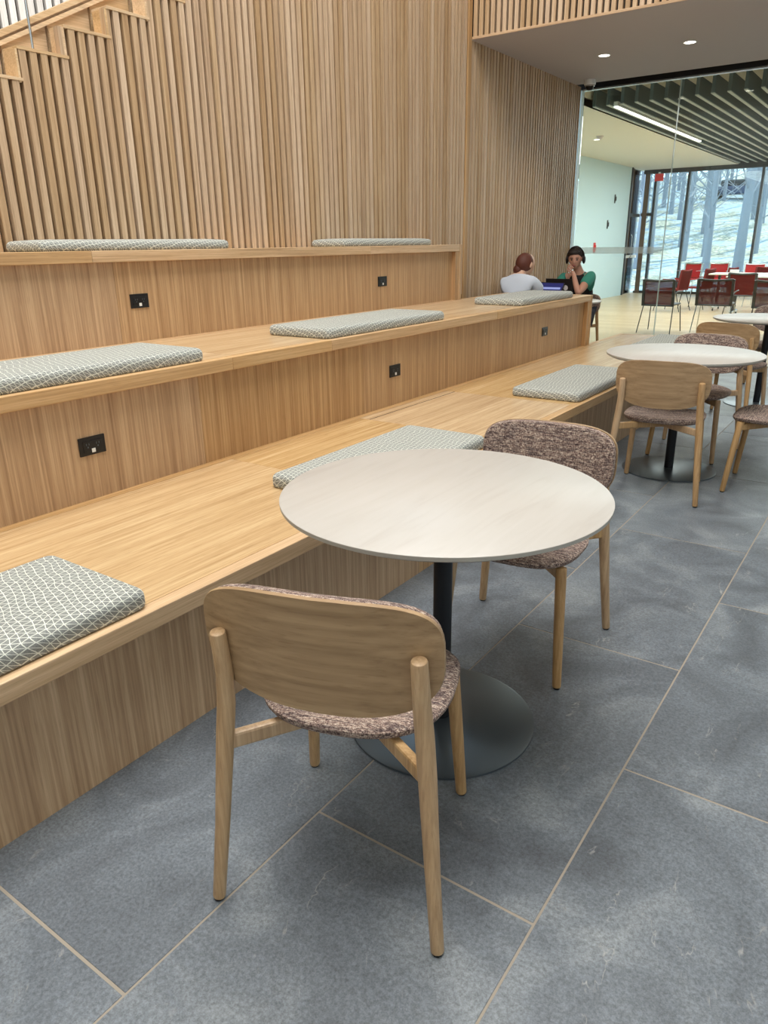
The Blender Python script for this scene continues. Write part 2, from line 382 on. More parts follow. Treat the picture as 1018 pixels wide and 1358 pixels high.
# ------------------------------------------------------------------ floor
fl = struct(MB().box(-7.4, 5.5, -4, GY+.0, -.10, -.0016).build('floor', 'grout'))
tm = boxmesh('tile', .597, 1.203, .012, 'tile', .0012)
px, py = .6025, 1.210
col0 = -1.0286
for i in range(-1, 11):
    xa = col0+px*i
    off = .543 if (i % 2) else 1.1455
    for j in range(-4, 8):
        ya = off+py*j
        if ya < -3.4 or ya+py > GY+.02+py: continue
        if ya+py > GY: 
            me = boxmesh('tile', .597, GY-ya-.006, .012, 'tile', .0012); link('tile', me, fl, (xa+px/2, (ya+GY)/2, -.012)); continue
        link('tile', tm, fl, (xa+px/2, ya+py/2, -.012))
fl2 = struct(MB().box(-6.7, 4.0, GY+.12, 22.0, -.05, 0).build('floor_2', 'plank'))
# ------------------------------------------------------------------ bench tiers
def tier(name_label, xr, xn, z0, z1, yend, xback, tread_seams, nose_seams, riser_seams):
    t = thing('bench_tier', name_label, 'bench', (0, 0, 0))
    # riser panels
    ys = [YB]+riser_seams+[yend-.045]
    for a, b in zip(ys, ys[1:]):
        MB().box(xr-.02, xr, a+.0008, b-.0008, z0, z1-.056).build('riser_panel', 'riser', t)
    # end panel: closes the far end and returns in front of the riser
    MB().box(xback, xn, yend-.04, yend, z0 if z0 == 0 else z0, z1-.0, .002).build('end_panel', 'trim', t)
    MB().box(xr, xn-.004, yend-.105, yend-.041, z0, z1-.056, .001).build('end_post', 'trim', t)
    ys = [YB]+nose_seams+[yend-.041]
    for a, b in zip(ys, ys[1:]):
        MB().box(xn-.05, xn, a+.0006, b-.0006, z1-.056, z1, .003).build('nosing_board', 'nose', t)
    ys = [YB]+tread_seams+[yend-.041]
    for a, b in zip(ys, ys[1:]):
        MB().box(xback+.045, xn-.0505, a+.0008, b-.0008, z1-.03, z1-.0006).build('tread_panel', 'tread', t)
    MB().box(xback, xback+.044, YB, yend-.041, z1-.03, z1-.0002).build('back_strip', 'nose', t)
    MB().box(xback, xr-.021, YB, yend-.045, max(z0, 0)+.001, z1-.031).build('carcass', 'darkback', t)
    return t
t1 = tier('lowest oak bench tier standing on the slate floor beside the round tables', R1, N1, 0, Z1, E1, R2-.0, [2.285, 3.285, 4.25, 5.3, 6.6], [2.9, 5.9], [.1, 1.32, 2.54, 3.76, 4.98, 6.2])
t2 = tier('middle oak bench tier between the lowest and the top tier', R2, N2, Z1, Z2, E2, R3-.0, [2.4, 4.6], [2.35, 3.066, 5.0], [.95, 2.17, 3.39, 4.5, 5.72])
t3 = tier('top oak bench tier against the slatted wall', R3, N3, Z2, Z3, E3, WX+.003, [2.283, 4.6], [2.283, 4.6], [1.2, 2.42, 3.64, 4.86])
# access hatch joints of lowest tread
MB().box(-2.408, -2.404, 3.29, 4.25, Z1-.0008, Z1+.0004).build('hatch_joint', 'darkback', t1)
# under-seat return edge below nosing of tier one
# ------------------------------------------------------------------ cushions
def rbox(sx, sy, sz, r, n=6, puff=.006):
    """soft rounded cushion, centred, base z=0"""
    bm = bmesh.new(); nx, ny = 14, 30
    prof = []  # inset, z
    k = 7
    for i in range(k+1):
        a = math.pi/2*i/k; prof.append((r*(1-math.sin(a)) , 0)) if False else None
    lv = []
    rr = min(r, sz/2)
    lv.append((rr*.55, 0))
    for i in range(1, 4): a = math.pi/2*i/3; lv.append((rr*.55*(1-math.sin(a)), rr*.55*(1-math.cos(a))))
    for i in range(0, 6): a = math.pi/2*i/5; lv.append((rr*(1-math.cos(a)), sz-rr+rr*math.sin(a)))
    def outline(ins):
        hx, hy = sx/2-ins, sy/2-ins; c = max(.028-ins*.5, .006); pts = []
        for cx_, cy_, a0 in ((hx-c, hy-c, 0), (-hx+c, hy-c, 90), (-hx+c, -hy+c, 180), (hx-c, -hy+c, 270)):
            for q in range(6):
                a = math.radians(a0+90*q/5); pts.append((cx_+c*math.cos(a), cy_+c*math.sin(a)))
        return pts
    rings = []
    for ins, z in lv: rings.append([bm.verts.new((x, y, z)) for x, y in outline(ins)])
    last = outline(rr)
    for f, dz in ((.82, puff*.5), (.5, puff)):
        rings.append([bm.verts.new((x*f+0, y*f if False else y*(1-(1-f)*sx/sy), sz+dz)) for x, y in last])
    m = len(rings[0])
    for a, b in zip(rings, rings[1:]):
        for q in range(m): bm.faces.new((a[q], a[(q+1) % m], b[(q+1) % m], b[q]))
    bm.faces.new(rings[0][::-1]); bm.faces.new(rings[-1])
    bmesh.ops.recalc_face_normals(bm, faces=bm.faces[:])
    me = bpy.data.meshes.new('bench_cushion'); bm.to_mesh(me); bm.free(); me.materials.append(MAT['cushion'])
    for f in me.polygons: f.use_smooth = True
    return me
cush = [
 (1, -.02, 1.105, 'thin grey triangle-patterned cushion on the lowest tier nearest the camera'),
 (1, 2.07, 3.10, 'grey patterned cushion on the lowest tier behind the large round table'),
 (1, 4.32, 5.42, 'grey patterned cushion on the lowest tier beside the second wooden-backed chair'),
 (1, 6.58, 7.66, 'grey cushion at the far end of the lowest tier, just behind the second table'),
 (2, .98, 2.22, 'grey patterned cushion on the middle tier nearest the camera'),
 (2, 3.08, 4.30, 'grey patterned cushion at the centre of the middle tier'),
 (2, 5.50, 6.56, 'grey patterned cushion on the middle tier just in front of the seated people'),
 (3, 2.04, 3.235, 'grey patterned cushion on the top tier at the left'),
 (3, 4.33, 5.50, 'grey patterned cushion on the top tier near its far end')]
for tr_, a, b, lab in cush:
    if tr_ == 1: x1, wd, z, th = -1.572, .455, Z1, .060
    elif tr_ == 2: x1, wd, z, th = -2.512, .44, Z2, .056
    else: x1, wd, z, th = -3.352, .315, Z3, .048
    o = link('bench_cushion', rbox(wd, b-a, th, .024), None, (x1-wd/2, (a+b)/2, z))
    o.rotation_euler.z = random.uniform(-.004, .004)
    tag(o, lab, 'cushion', 'grey patterned cushions on the bench tiers')
# ------------------------------------------------------------------ power outlets
def outlet(x, y, z, lab, wd=.115, ht=.072):
    t = thing('power_outlet', lab, 'outlet', (x, y, z), 0, 'black power outlets in the bench risers')
    MB().box(0.0, .006, -wd/2, wd/2, -ht/2, ht/2, .002).build('cover_plate', 'blackplastic', t)
    f = MB().box(.006, .0085, -wd*.36, wd*.36, -ht*.30, ht*.30, .001).build('socket_face', 'blackplastic', t)
    s = MB()
    for dy in (-.022, .022):
        s.box(.0085, .0092, dy-.007, dy-.0045, .004, .012); s.box(.0085, .0092, dy+.0045, dy+.007, .004, .012)
        s.box(.0085, .0092, dy-.0025, dy+.0025, -.006, -.001)
    s.build('socket_slot', 'greysteel', f)['kind'] = 'stuff'
    MB().box(.0085, .011, -.008, .008, -ht*.36, -ht*.14, .001).build('usb_port', 'whiteplastic', t)
outlet(R2, 1.61, .672, 'large black power outlet on the middle riser at the left, nearest the camera')
outlet(R2, 3.71, .667, 'black power outlet on the middle riser behind the large table')
outlet(R2, 5.97, .680, 'black power outlet on the middle riser at the far right end')
outlet(R3, 2.555, 1.127, 'black power outlet on the top riser at the left')
outlet(R3, 4.795, 1.125, 'black power outlet on the top riser below the second top cushion')
# ------------------------------------------------------------------ slatted wall
wl = struct(MB().box(WX-.12, WX-.035, YB, 6.64, 0, 2.0).build('wall_left', 'darkback'))
STEP, RISE = .265, .134
def capz(y):      # height of the stair-shaped top of the slat wall
    k = math.floor((y-2.283)/STEP); return 2.292+k*RISE
sp = .0563; y = .28; cache = {}
while y < 6.60:
    zt = min(capz(y+.018), 4.85)-.012
    key = round(zt, 3)
    if key not in cache: cache[key] = MB().box(-.034, 0, -.0175, .0175, 0, key-Z2).mesh('slat', 'slat')
    link('slat', cache[key], wl, (WX+random.uniform(-.001, .001), y, Z2)); y += sp
# backing above 2 m follows the steps
k = -8
while True:
    y0 = 2.283+k*STEP; z = capz(y0+.01)
    if y0 > 6.64: break
    if z > 2.0:
        MB().box(WX-.12, WX-.035, y0, min(y0+STEP, 6.64), 1.999, min(z, 4.85)-.014).build('wall_backing', 'darkback', wl)
        if z < 4.85: MB().box(WX-.125, WX+.003, y0-.0, y0+STEP+.008, z-.014, z, .001).build('cap_board', 'step', wl)
    k += 1
# corner board and the finer slats beyond it
MB().box(WX-.12, WX+.006, 6.625, 6.685, Z2 if False else .0, ZS+1.9, .002).build('corner_board', 'trim', wl)
wl2 = struct(MB().box(WX-.12, WX-.035, 6.686, GY-.10, 0, ZS).build('wall_left.001', 'darkback'))
wl2.name = 'wall_left_far'
me = MB().box(-.03, 0, -.020, .020, 0, ZS).mesh('slat', 'slat'); y = 6.72
while y < GY-.12:
    link('slat', me, wl2, (WX+random.uniform(-.001, .001), y, 0)); y += .0630
MB().box(WX-.12, WX+.002, GY-.10, GY-.085, 0, ZS).build('end_board', 'trim', wl2)
# ------------------------------------------------------------------ stair behind the slat wall
st = thing('staircase', 'oak staircase rising behind the slatted wall at the top left', 'staircase', (0, 0, 0))
k = -6
for k in range(-5, 8):
    y0 = 2.283+k*STEP; z = capz(y0+.01)
    MB().box(WX-.105, WX-.0, y0-.012, y0-.0005, z-RISE-.02, z-.0145, .001).build('riser', 'step', st)
def slope(x0, x1, ya, yb, lo, hi, nm):
    m = MB(); f = lambda y_: 2.31+RISE/STEP*(y_-2.29)
    vs = [m.bm.verts.new((x, y_, f(y_)+o)) for x in (x0, x1) for y_, o in ((ya, lo), (yb, lo), (yb, hi), (ya, hi))]
    for q in ((0, 1, 2, 3), (7, 6, 5, 4), (0, 4, 5, 1), (3, 2, 6, 7), (0, 3, 7, 4), (1, 5, 6, 2)): m.bm.faces.new([vs[i] for i in q])
    return m.build(nm, 'step', st)
for k in range(-5, 8):
    y0 = 2.283+k*STEP; slope(WX-.17, WX-.15, y0+.012, y0+STEP-.002, -.42, .0, 'stringer_panel')
slope(WX-.19, WX-.13, .9, 4.4, .001, .022, 'handrail_board')
slope(WX-.185, WX-.15, .9, 4.4, .0225, .034, 'handrail_board')
slope(WX-.20, WX-.13, .9, 4.4, .0345, .062, 'handrail_board')
MB().tube([(WX-.06, 2.405, 2.29), (WX-.06, 2.405, 3.6)], .006, 10).build('guard_rod', 'chrome', st)
# far stair wall with grey slats
sw = struct(MB().box(-5.75, -5.62, -1, 6.64, 0, 6.9).build('wall_stair', 'darkback'))
MAT['greyslat'] = oak('grey_washed_slat', (168, 164, 160), (192, 188, 184), (210, 206, 202), 'z', .6, .08)
me = MB().box(-.03, 0, -.024, .024, 0, 4.4).mesh('slat', 'greyslat')
for i in range(52):
    yy = 1.8+i*.073; link('slat', me, sw, (-5.58, yy, max(1.9+.507*(yy-1.8)+.12, 2.0)))
# ------------------------------------------------------------------ fascia and soffit
fa = struct(MB().box(WX-.1, 5.5, YF+.035, YF+.15, ZS+.01, 4.6).build('wall_fascia', 'darkback'))
me = MB().box(-.018, .018, 0, .03, 0, 1.5).mesh('slat', 'slat')
x = WX+.03
while x < 3.0: link('slat', me, fa, (x, YF+.004, ZS+.022)); x += .0565
MB().box(WX+.007, 5.5, YF-.006, YF+.034, ZS+.002, ZS+.022, .001).build('bottom_trim', 'trimx', fa)
sf = struct(MB().box(WX-.1, 5.5, YF+.0, GY-.23, ZS, ZS+.01).build('ceiling_soffit', 'soffit'))
struct(MB().box(WX-.1, 5.5, YF+.15, GY-.23, ZS+.011, ZS+.25).build('ceiling_slab', 'darkback'))
struct(MB().box(WX-.1, 5.5, YF+.151, YF+.3, 4.6, 7).build('wall_upper', 'white'))
# ceiling track above the glass
struct(MB().box(WX-.1, 5.5, GY-.23, GY-.031, ZS+.04, ZS+.55).build('trim_track', 'black'))
struct(MB().box(WX-.1, 5.5, GY-.030, GY+.11, ZS-.0195, ZS+.55).build('trim_header', 'black'))
# enclosing room
struct(MB().box(5.5, 5.6, -4, GY, 0, 7).build('wall_right', 'white'))
struct(MB().box(-7.4, 5.5, -4.1, -4, 0, 7).build('wall_back', 'white'))
struct(MB().box(-7.4, 5.5, -4, 7, 7, 7.1).build('ceiling', 'white'))
struct(MB().box(-7.5, -7.4, -4, 7, 0, 7).build('wall_outer', 'white'))
# ------------------------------------------------------------------ lamps and dome camera
def downlight(x, y, z, lab, r=.05, emit='lamp'):
    t = thing('downlight', lab, 'ceiling light', (x, y, z), 0)
    MB().lathe([(r+.012, 0), (r+.012, -.004), (r, -.005), (r, 0)], 24).build('trim_ring', 'whiteplastic', t, True)
    MB().lathe([(0, -.002), (r, -.002), (r, -.0005), (0, -.0005)], 24).build('diffuser', emit, t)
    l = bpy.data.lights.new('downlight_lamp', 'SPOT'); l.energy = 22; l.spot_size = 1.7; l.spot_blend = .7; l.color = (1, .88, .7); l.shadow_soft_size = .05
    o = bpy.data.objects.new('downlight_lamp', l); C.objects.link(o); o.parent = t; o.location = (0, 0, -.02)
downlight(-2.93, 8.0, ZS, 'round recessed downlight in the soffit nearest the slatted wall')
downlight(-2.13, 8.0, ZS, 'round recessed downlight in the soffit further right')
dc = thing('dome_camera', 'small white security dome camera under the soffit near the slatted wall', 'camera', (-3.45, 9.04, ZS))
MB().lathe([(0, 0), (.062, 0), (.064, -.045), (.056, -.055), (0, -.055)], 24).build('housing', 'whiteplastic', dc, True)
MB().lathe([(.05, -.055), (.046, -.08), (.03, -.1), (0, -.108)], 24).build('dome', 'blackplastic', dc, True)
MB().lathe([(.055, -.054), (.056, -.064), (.050, -.070), (.050, -.056)], 24).build('dome_ring', 'chrome', dc, True)
# ------------------------------------------------------------------ interior glass wall
gw = struct(bpy.data.objects.new('window_1', None)); C.objects.link(gw)
xs = [WX+.01, -2.56, -.65, 1.25, 3.1, 5.4]
for a, b in zip(xs, xs[1:]):
    MB().box(a+.006, b-.006, GY-.006, GY+.006, .012, ZS-.035).build('pane', 'glass', gw)
for a in xs[1:-1]:
    MB().box(a-.006, a-.001, GY-.0065, GY+.0065, .012, ZS-.035).build('pane_edge', 'glassedge', gw)
    MB().box(a+.003, a+.006, GY-.0065, GY+.0065, .012, ZS-.035).build('pane_edge', 'glassedge', gw)
MB().box(WX+.01, 5.4, GY-.02, GY+.02, -.02, .011).build('floor_channel', 'chrome', gw)
MB().box(WX+.01, 5.4, GY-.03, GY+.03, ZS-.035, ZS-.020).build('head_rail', 'chrome', gw)
MB().box(WX+.016, -2.57, GY-.0085, GY-.0068, 1.245, 1.32).build('frosted_band', 'band', gw)
struct(MB().box(-6.7, 5.5, GY-.0, GY+.12, -.05, -.021).build('trim_threshold', 'frame'))
# ------------------------------------------------------------------ far room
RX, RC = -6.62, 3.17
struct(MB().box(RX-.12, RX, GY+.11, 20.75, 0, RC).build('wall_far_left', 'roomwall'))
struct(MB().box(RX-.12, WX-.02, GY+.012, GY+.10, 0, ZS+.04).build('wall_far_near', 'roomwall'))
struct(MB().box(RX-.12, -4.28, GY+.11, 22.2, RC, RC+.1).build('ceiling_far', 'cream'))
cp = struct(MB().box(-4.28, 4.1, GY+.11, 22.2, RC+.30, RC+.4).build('ceiling_far_pocket', 'cream'))
struct(MB().box(-4.29, -4.28, GY+.112, 22.0, RC, RC+.3).build('trim_pocket', 'cream'))
struct(MB().box(4.0, 4.1, GY+.1, 22.2, 0, RC+.3).build('wall_far_right', 'roomwall'))
fm = MB().box(-.022, .022, 0, 10.3, .012, .225).mesh('baffle', 'felt'); fe = MB().box(-.023, .023, 0, 10.3, 0, .0118).mesh('baffle_edge', 'feltedge')
for i in range(38):
    b = link('baffle', fm, cp, (-4.22+.197*i, 11.28, RC)); e = link('baffle_edge', fe, b)
ll = thing('linear_lamp', 'long white linear lamp between the grey ceiling baffles', 'ceiling light', (-3.935, 11.35, RC-.02))
MB().box(-.03, .03, 0, 4.9, .012, .07, .002).build('housing', 'whiteplastic', ll); MB().box(-.027, .027, .01, 4.89, 0, .012).build('diffuser', 'linlamp', ll)
downlight(-5.41, 14.73, RC, 'round downlight in the cream ceiling beyond the glass')
sprk = thing('sprinkler_head', 'small grey ceiling fitting beside the cream ceiling downlight', 'sprinkler', (-5.2, 14.3, RC))
MB().lathe([(0, 0), (.07, 0), (.06, -.02), (.02, -.05), (0, -.05)], 16).build('cover', 'soffit', sprk, True)
# small devices on far left wall
def wallbox(y, z, hh, ww, mat, nm, lab, cat):
    t = thing(nm, lab, cat, (RX, y, z)); MB().box(0, .02, -ww/2, ww/2, -hh/2, hh/2, .004).build('plate', mat, t)
    MB().box(.02, .045, -ww*.25, ww*.25, -hh*.25, hh*.25, .003).build('knob', mat, t)
wallbox(19.6, 2.38, .20, .05, 'greyframe', 'wall_sensor', 'upper dark slim sensor on the pale far wall', 'sensor')
wallbox(19.2, 1.78, .20, .05, 'greyframe', 'wall_sensor', 'lower dark slim sensor on the pale far wall', 'sensor')
wallbox(18.4, 1.25, .22, .12, 'signred', 'fire_alarm', 'red fire alarm box on the pale far wall', 'alarm')
# window wall
WY = 21.9
ww = struct(bpy.data.objects.new('window_2', None)); C.objects.link(ww)
MB().box(RX, 4.0, WY-.10, WY+.05, RC-.10, RC+.3).build('head_frame', 'frame', ww)
MB().box(RX, 4.0, WY-.06, WY+.06, 0, .06).build('sill_frame', 'frame', ww)
mx_ = [-6.30, -5.45, -3.68, -1.9, -.15, 1.6, 3.4]
MB().box(RX, RX+.03, 20.76, 20.8, 0, RC).build('jamb', 'frame', ww)
for x in mx_: MB().box(x-.03, x+.03, WY-.07, WY+.07, .06, RC).build('mullion', 'frame', ww)
for a, b in zip([RX+.0]+mx_, mx_+[4.0]):
    MB().box(a+.031, b-.031, WY-.006, WY+.006, .06, RC).build('pane', 'glass', ww)
MB().box(-6.57, -6.45, WY-.10, WY-.06, .0, RC-.1).build('door_stile', 'brownframe', ww)
MB().box(-6.62, -6.33, WY-.05, WY+.05, 2.02, 2.10).build('transom', 'greyframe', ww)
# glazed return between the left wall and the window wall
wr = struct(bpy.data.objects.new('window_3', None)); C.objects.link(wr)
MB().box(RX-.10, RX-.09, 20.80, WY, 0, RC).build('pane', 'glass', wr)
MB().box(RX-.13, RX-.05, 20.95, 21.15, 0, 2.0).build('door_stile', 'brownframe', wr)
MB().box(RX-.13, RX-.05, 20.95, 21.15, 2.08, RC).build('door_stile', 'brownframe', wr)
MB().box(RX-.13, RX-.03, 20.78, WY, 2.0, 2.08).build('transom', 'greyframe', wr)
MB().box(RX-.13, RX-.03, 20.78, WY, .95, 1.02).build('rail', 'whiteplastic', wr)
MB().tube([(RX+.0, 21.2, .95), (RX+.03, 21.2, 1.0), (RX+.03, 21.2, 1.5), (RX, 21.2, 1.55)], .015, 8).build('door_pull', 'chrome', wr)
es = thing('exit_sign', 'small red sign at the top corner of the far window', 'sign', (-6.2, WY-.14, RC-.2))
MB().box(-.11, .11, 0, .03, -.09, .09, .003).build('sign_panel', 'signred', es); MB().box(-.03, .03, .01, .02, .09, .13).build('bracket', 'whiteplastic', es)
# ------------------------------------------------------------------ outdoors
bm = bmesh.new(); G = []
def gz(x, y): 
    d = max(0, y-24); return -.12+.13*d*(1 if d < 60 else 60/d)+.25*math.sin(x*.35+1)*min(1, d/10)+.15*math.sin(y*.5)*min(1, d/10)
for j in range(46):
    row = []
    for i in range(50):
        x = -46+i*1.6; y_ = 22.1+j*1.5; row.append(bm.verts.new((x, y_, gz(x, y_))))
    G.append(row)
for j in range(45):
    for i in range(49): bm.faces.new((G[j][i], G[j][i+1], G[j+1][i+1], G[j+1][i]))
me = bpy.data.meshes.new('ground'); bm.to_mesh(me); bm.free(); me.materials.append(MAT['ground'])
for f in me.polygons: f.use_smooth = True
struct(link('ground', me))
def tree_meshes(seed):
    rd = random.Random(seed); h = rd.uniform(11, 15); r0 = rd.uniform(.05, .13)
    pts = []; n = 7; lx = rd.uniform(-.5, .5); ly = rd.uniform(-.5, .5)
    for i in range(n+1):
        f = i/n; pts.append((lx*f*f*2+rd.uniform(-.06, .06), ly*f*f*2, -.3+f*h))
    rad = [r0*(1.25 if i == 0 else 1-.8*i/n) for i in range(n+1)]
    tk = MB().tube(pts, rad, 10).mesh('trunk', 'bark', True)
    m = MB()
    for b in range(44):
        f = rd.uniform(.10, .95); k = f*n; i = int(k); q = Vector(pts[i]).lerp(Vector(pts[min(i+1, n)]), k-i)
        a = rd.uniform(0, 6.28); L = rd.uniform(.9, 2.8)*(1.1-f*.6); d = Vector((math.cos(a), math.sin(a), rd.uniform(.3, 1.1))).normalized()
        e = q+d*L*.5; e2 = q+d*L+Vector((rd.uniform(-.3, .3), rd.uniform(-.3, .3), .3))
        m.tube([q, e, e2], [r0*.22*(1-f*.6), r0*.12, .008], 5, False)
        for s_ in range(3):
            st_ = e.lerp(e2, rd.random()); d2 = Vector((rd.uniform(-1, 1), rd.uniform(-1, 1), rd.uniform(0, 1.2))).normalized()
            m.tube([st_, st_+d2*rd.uniform(.4, 1.1)], [.016, .005], 4, False)
    return tk, m.mesh('branches', 'bark')
TM = [tree_meshes(s) for s in range(5)]
rd = random.Random(5)
tp = [(-6.1, 28), (-4.3, 30), (-4.9, 27.2), (-7.6, 31), (-2.2, 28.5), (-5.6, 34), (-9, 36), (-4.9, 39), (-3.0, 36), (-1.2, 33), (-6.8, 42), (-8.6, 28.5)]
tries = 0
while len(tp) < 95 and tries < 6000:
    tries += 1
    y_ = rd.uniform(27, 74); x_ = -y_*rd.uniform(.10, .42)+rd.uniform(-1, 1)
    if all((x_-a)**2+(y_-b)**2 > 2.6 for a, b in tp): tp.append((x_, y_))
for i, (x_, y_) in enumerate(tp):
    t = thing('bare_tree', 'leafless grey tree in the sunlit wood outside the far window', 'tree', (x_, y_, gz(x_, y_)), rd.uniform(0, 6), 'bare trees outside the far window')
    tk, br_ = TM[i % 5]; s = rd.uniform(.8, 1.25); t.scale = (s, s, s)
    link('trunk', tk, t); b = link('branches', br_, t); b['kind'] = 'stuff'
# parked car among the trees
cr = thing('parked_car', 'dark blue car parked among the trees outside the far window', 'car', (-10.6, 54, gz(-10.6, 54)), .1)
cr.scale = (.75, .75, .75)
MB().box(-2.1, 2.1, -.85, .85, .3, .95, .12).build('car_body', 'car', cr)
MB().box(-1.1, 1.3, -.75, .75, .9, 1.45, .15).build('cabin', 'carglass', cr)
for sx in (-1.3, 1.3):
    for sy in (-.8, .8):
        MB().lathe([(0, -.1), (.33, -.1), (.34, 0), (.33, .1), (0, .1)], 20, M=Matrix.Translation((sx, sy, .33)) @ Matrix.Rotation(math.pi/2, 4, 'X')).build('wheel', 'blackplastic', cr)
# ------------------------------------------------------------------ oak side chair
def spow(v, p): return math.copysign(abs(v)**p, v)
def panel_outline(n=56, sc=1.0):
    out = []
    for k in range(n):
        a = 2*math.pi*k/n; c, s = math.cos(a), math.sin(a)
        e = 2/3.9 if s > 0 else 2/2.7; hh = .122 if s > 0 else .14
        out.append((.2465*sc*spow(c, e), .662+(hh-(1-sc)*.0)*spow(s, e)*(1-(1-sc)*.5)))
    return out
def back_y(x, z):
    return -.222+.038*(abs(x)/.245)**2.0-.10*(z-.66)
def panel(th0, th1, sc, puff=0):
    """curved panel from y offset th0 (back) to th1 (front)"""
    bm = bmesh.new(); fr = [0, .25, .5, .72, .88, .96, 1.0]
    ol = panel_outline(56, sc); c = (0, .662)
    def ring(f, side, off=0):
        R = []
        for x, z in ol:
            X, Z = x*f, c[1]+(z-c[1])*f
            R.append(bm.verts.new((X, back_y(X, Z)+(th1 if side else th0)+off, Z)))
        return R
    rings = []
    for f in fr[1:]: rings.append(ring(f, 0, 0))
    if puff:
        for f, o in ((1.012, .3), (1.0, .75)): rings.append([bm.verts.new((x*f, back_y(x*f, c[1]+(z-c[1])*f)+th0+(th1-th0)*o, c[1]+(z-c[1])*f)) for x, z in ol])
    else:
        rings.append(ring(1.006, 0, (th1-th0)*.5))
    for f in fr[:0:-1]: rings.append(ring(f*(.985 if puff and f == 1 else 1), 1, puff*(1-f**4)))
    n = len(ol)
    for a, b in zip(rings, rings[1:]):
        for k in range(n): bm.faces.new((a[k], a[(k+1) % n], b[(k+1) % n], b[k]))
    for r_, sd in ((rings[0], 0), (rings[-1], 1)):
        cv = bm.verts.new((0, back_y(0, c[1])+(th1+puff if sd else th0), c[1]))
        for k in range(n): bm.faces.new((r_[k], r_[(k+1) % n], cv))
    bmesh.ops.recalc_face_normals(bm, faces=bm.faces[:]); return bm
def bm2me(bm, name, mat):
    me = bpy.data.meshes.new(name); bm.to_mesh(me); bm.free(); me.materials.append(MAT[mat])
    for f in me.polygons: f.use_smooth = True
    return me
def seat_bm():
    bm = bmesh.new(); n = 56
    def outl(f):
        o = []
        for k in range(n):
            a = 2*math.pi*k/n; c, s = math.cos(a), math.sin(a)
            if s > 0: x, y_ = .222*spow(c, 2/3.4), .045+.217*spow(s, 2/3.4)
            else: x, y_ = .222*spow(c, 2/2.4), .045+.205*spow(s, 2/2.4)
            x *= 1-.06*max(0, -s)
            o.append((x*f, .045+(y_-.045)*f))
        return o
    def zt(x, y_): return -.010*(1-(x/.23)**2)*(1-((y_-.045)/.22)**2)+.012*max(0, -(y_-.0)/.18)**2-.010*max(0, (y_-.16)/.1)**2
    rings = []
    for f, z in ((.2, .452), (.5, .453), (.78, .455), (.92, .454), (.975, .449), (1, .442), (.995, .433), (.97, .425), (.9, .419), (.6, .417), (.2, .417)):
        rings.append([bm.verts.new((x, y_, z+zt(x, y_))) for x, y_ in outl(f)])
    for a, b in zip(rings, rings[1:]):
        for k in range(n): bm.faces.new((a[k], a[(k+1) % n], b[(k+1) % n], b[k]))
    bm.faces.new(rings[0]); bm.faces.new(rings[-1][::-1])
    bmesh.ops.recalc_face_normals(bm, faces=bm.faces[:]); return bm
def make_chair(label, loc, rz, group):
    t = thing('side_chair', label, 'chair', loc, rz, group)
    link('backrest', bm2me(panel(0, .012, 1.0), 'backrest', 'chairply'), t)
    link('back_pad', bm2me(panel(.0125, .034, .976, .006), 'back_pad', 'tweed'), t)
    link('seat', bm2me(seat_bm(), 'seat', 'tweed'), t)
    for s in (-1, 1):
        l = MB().tube([(s*.253, -.240, .006), (s*.236, -.220, .20), (s*.219, -.200, .42), (s*.212, -.194, .50), (s*.207, -.197, .57), (s*.205, -.212, .678)],
                      [.0145, .0165, .0195, .0195, .0185, .0165], 16).build('leg', 'chairleg', t, True)
        MB().lathe([(0, 0), (.011, 0), (.012, .008), (0, .008)], 12, (s*.253, -.240, 0)).build('glide', 'blackplastic', l)
        l = MB().tube([(s*.211, .240, .006), (s*.199, .222, .20), (s*.186, .200, .418)], [.0145, .0165, .018], 16).build('leg', 'chairleg', t, True)
        MB().lathe([(0, 0), (.011, 0), (.012, .008), (0, .008)], 12, (s*.211, .240, 0)).build('glide', 'blackplastic', l)
        MB().beam((s*.215, -.195, .405), (-s*.186, .195, .388), .022, .038, .006).build('rail', 'chairleg', t)
    return t
GRP = 'oak side chairs with tweed seats'
def head(fx, fy): return math.atan2(-fx, fy)
ch = make_chair('oak chair with curved plywood back seen from behind, nearest the camera', (-.879, 1.118, 0), head(-.314, .949), GRP)
dup(ch, (-.966, 2.241, 0), head(.086, -.996), 'chair with mauve tweed back facing the camera across the near round table', GRP)
dup(ch, (-1.064, 4.31, 0), head(-.112, .994), 'wooden-backed oak chair seen from behind at the second round table', GRP)
dup(ch, (-1.097, 5.27, 0), head(-.05, -.9987), 'tweed-backed oak chair facing the camera behind the second round table', GRP)
dup(ch, (-.485, 4.68, 0), head(-.999, -.024), 'oak chair side-on at the right picture edge beside the second round table', GRP)
dup(ch, (-1.12, 6.52, 0), head(.20, .98), 'wooden-backed oak chair seen from behind at the third round table', GRP)
dup(ch, (-1.03, 8.02, 0), head(0, -1), 'tweed-backed oak chair facing the camera beyond the third round table', GRP)
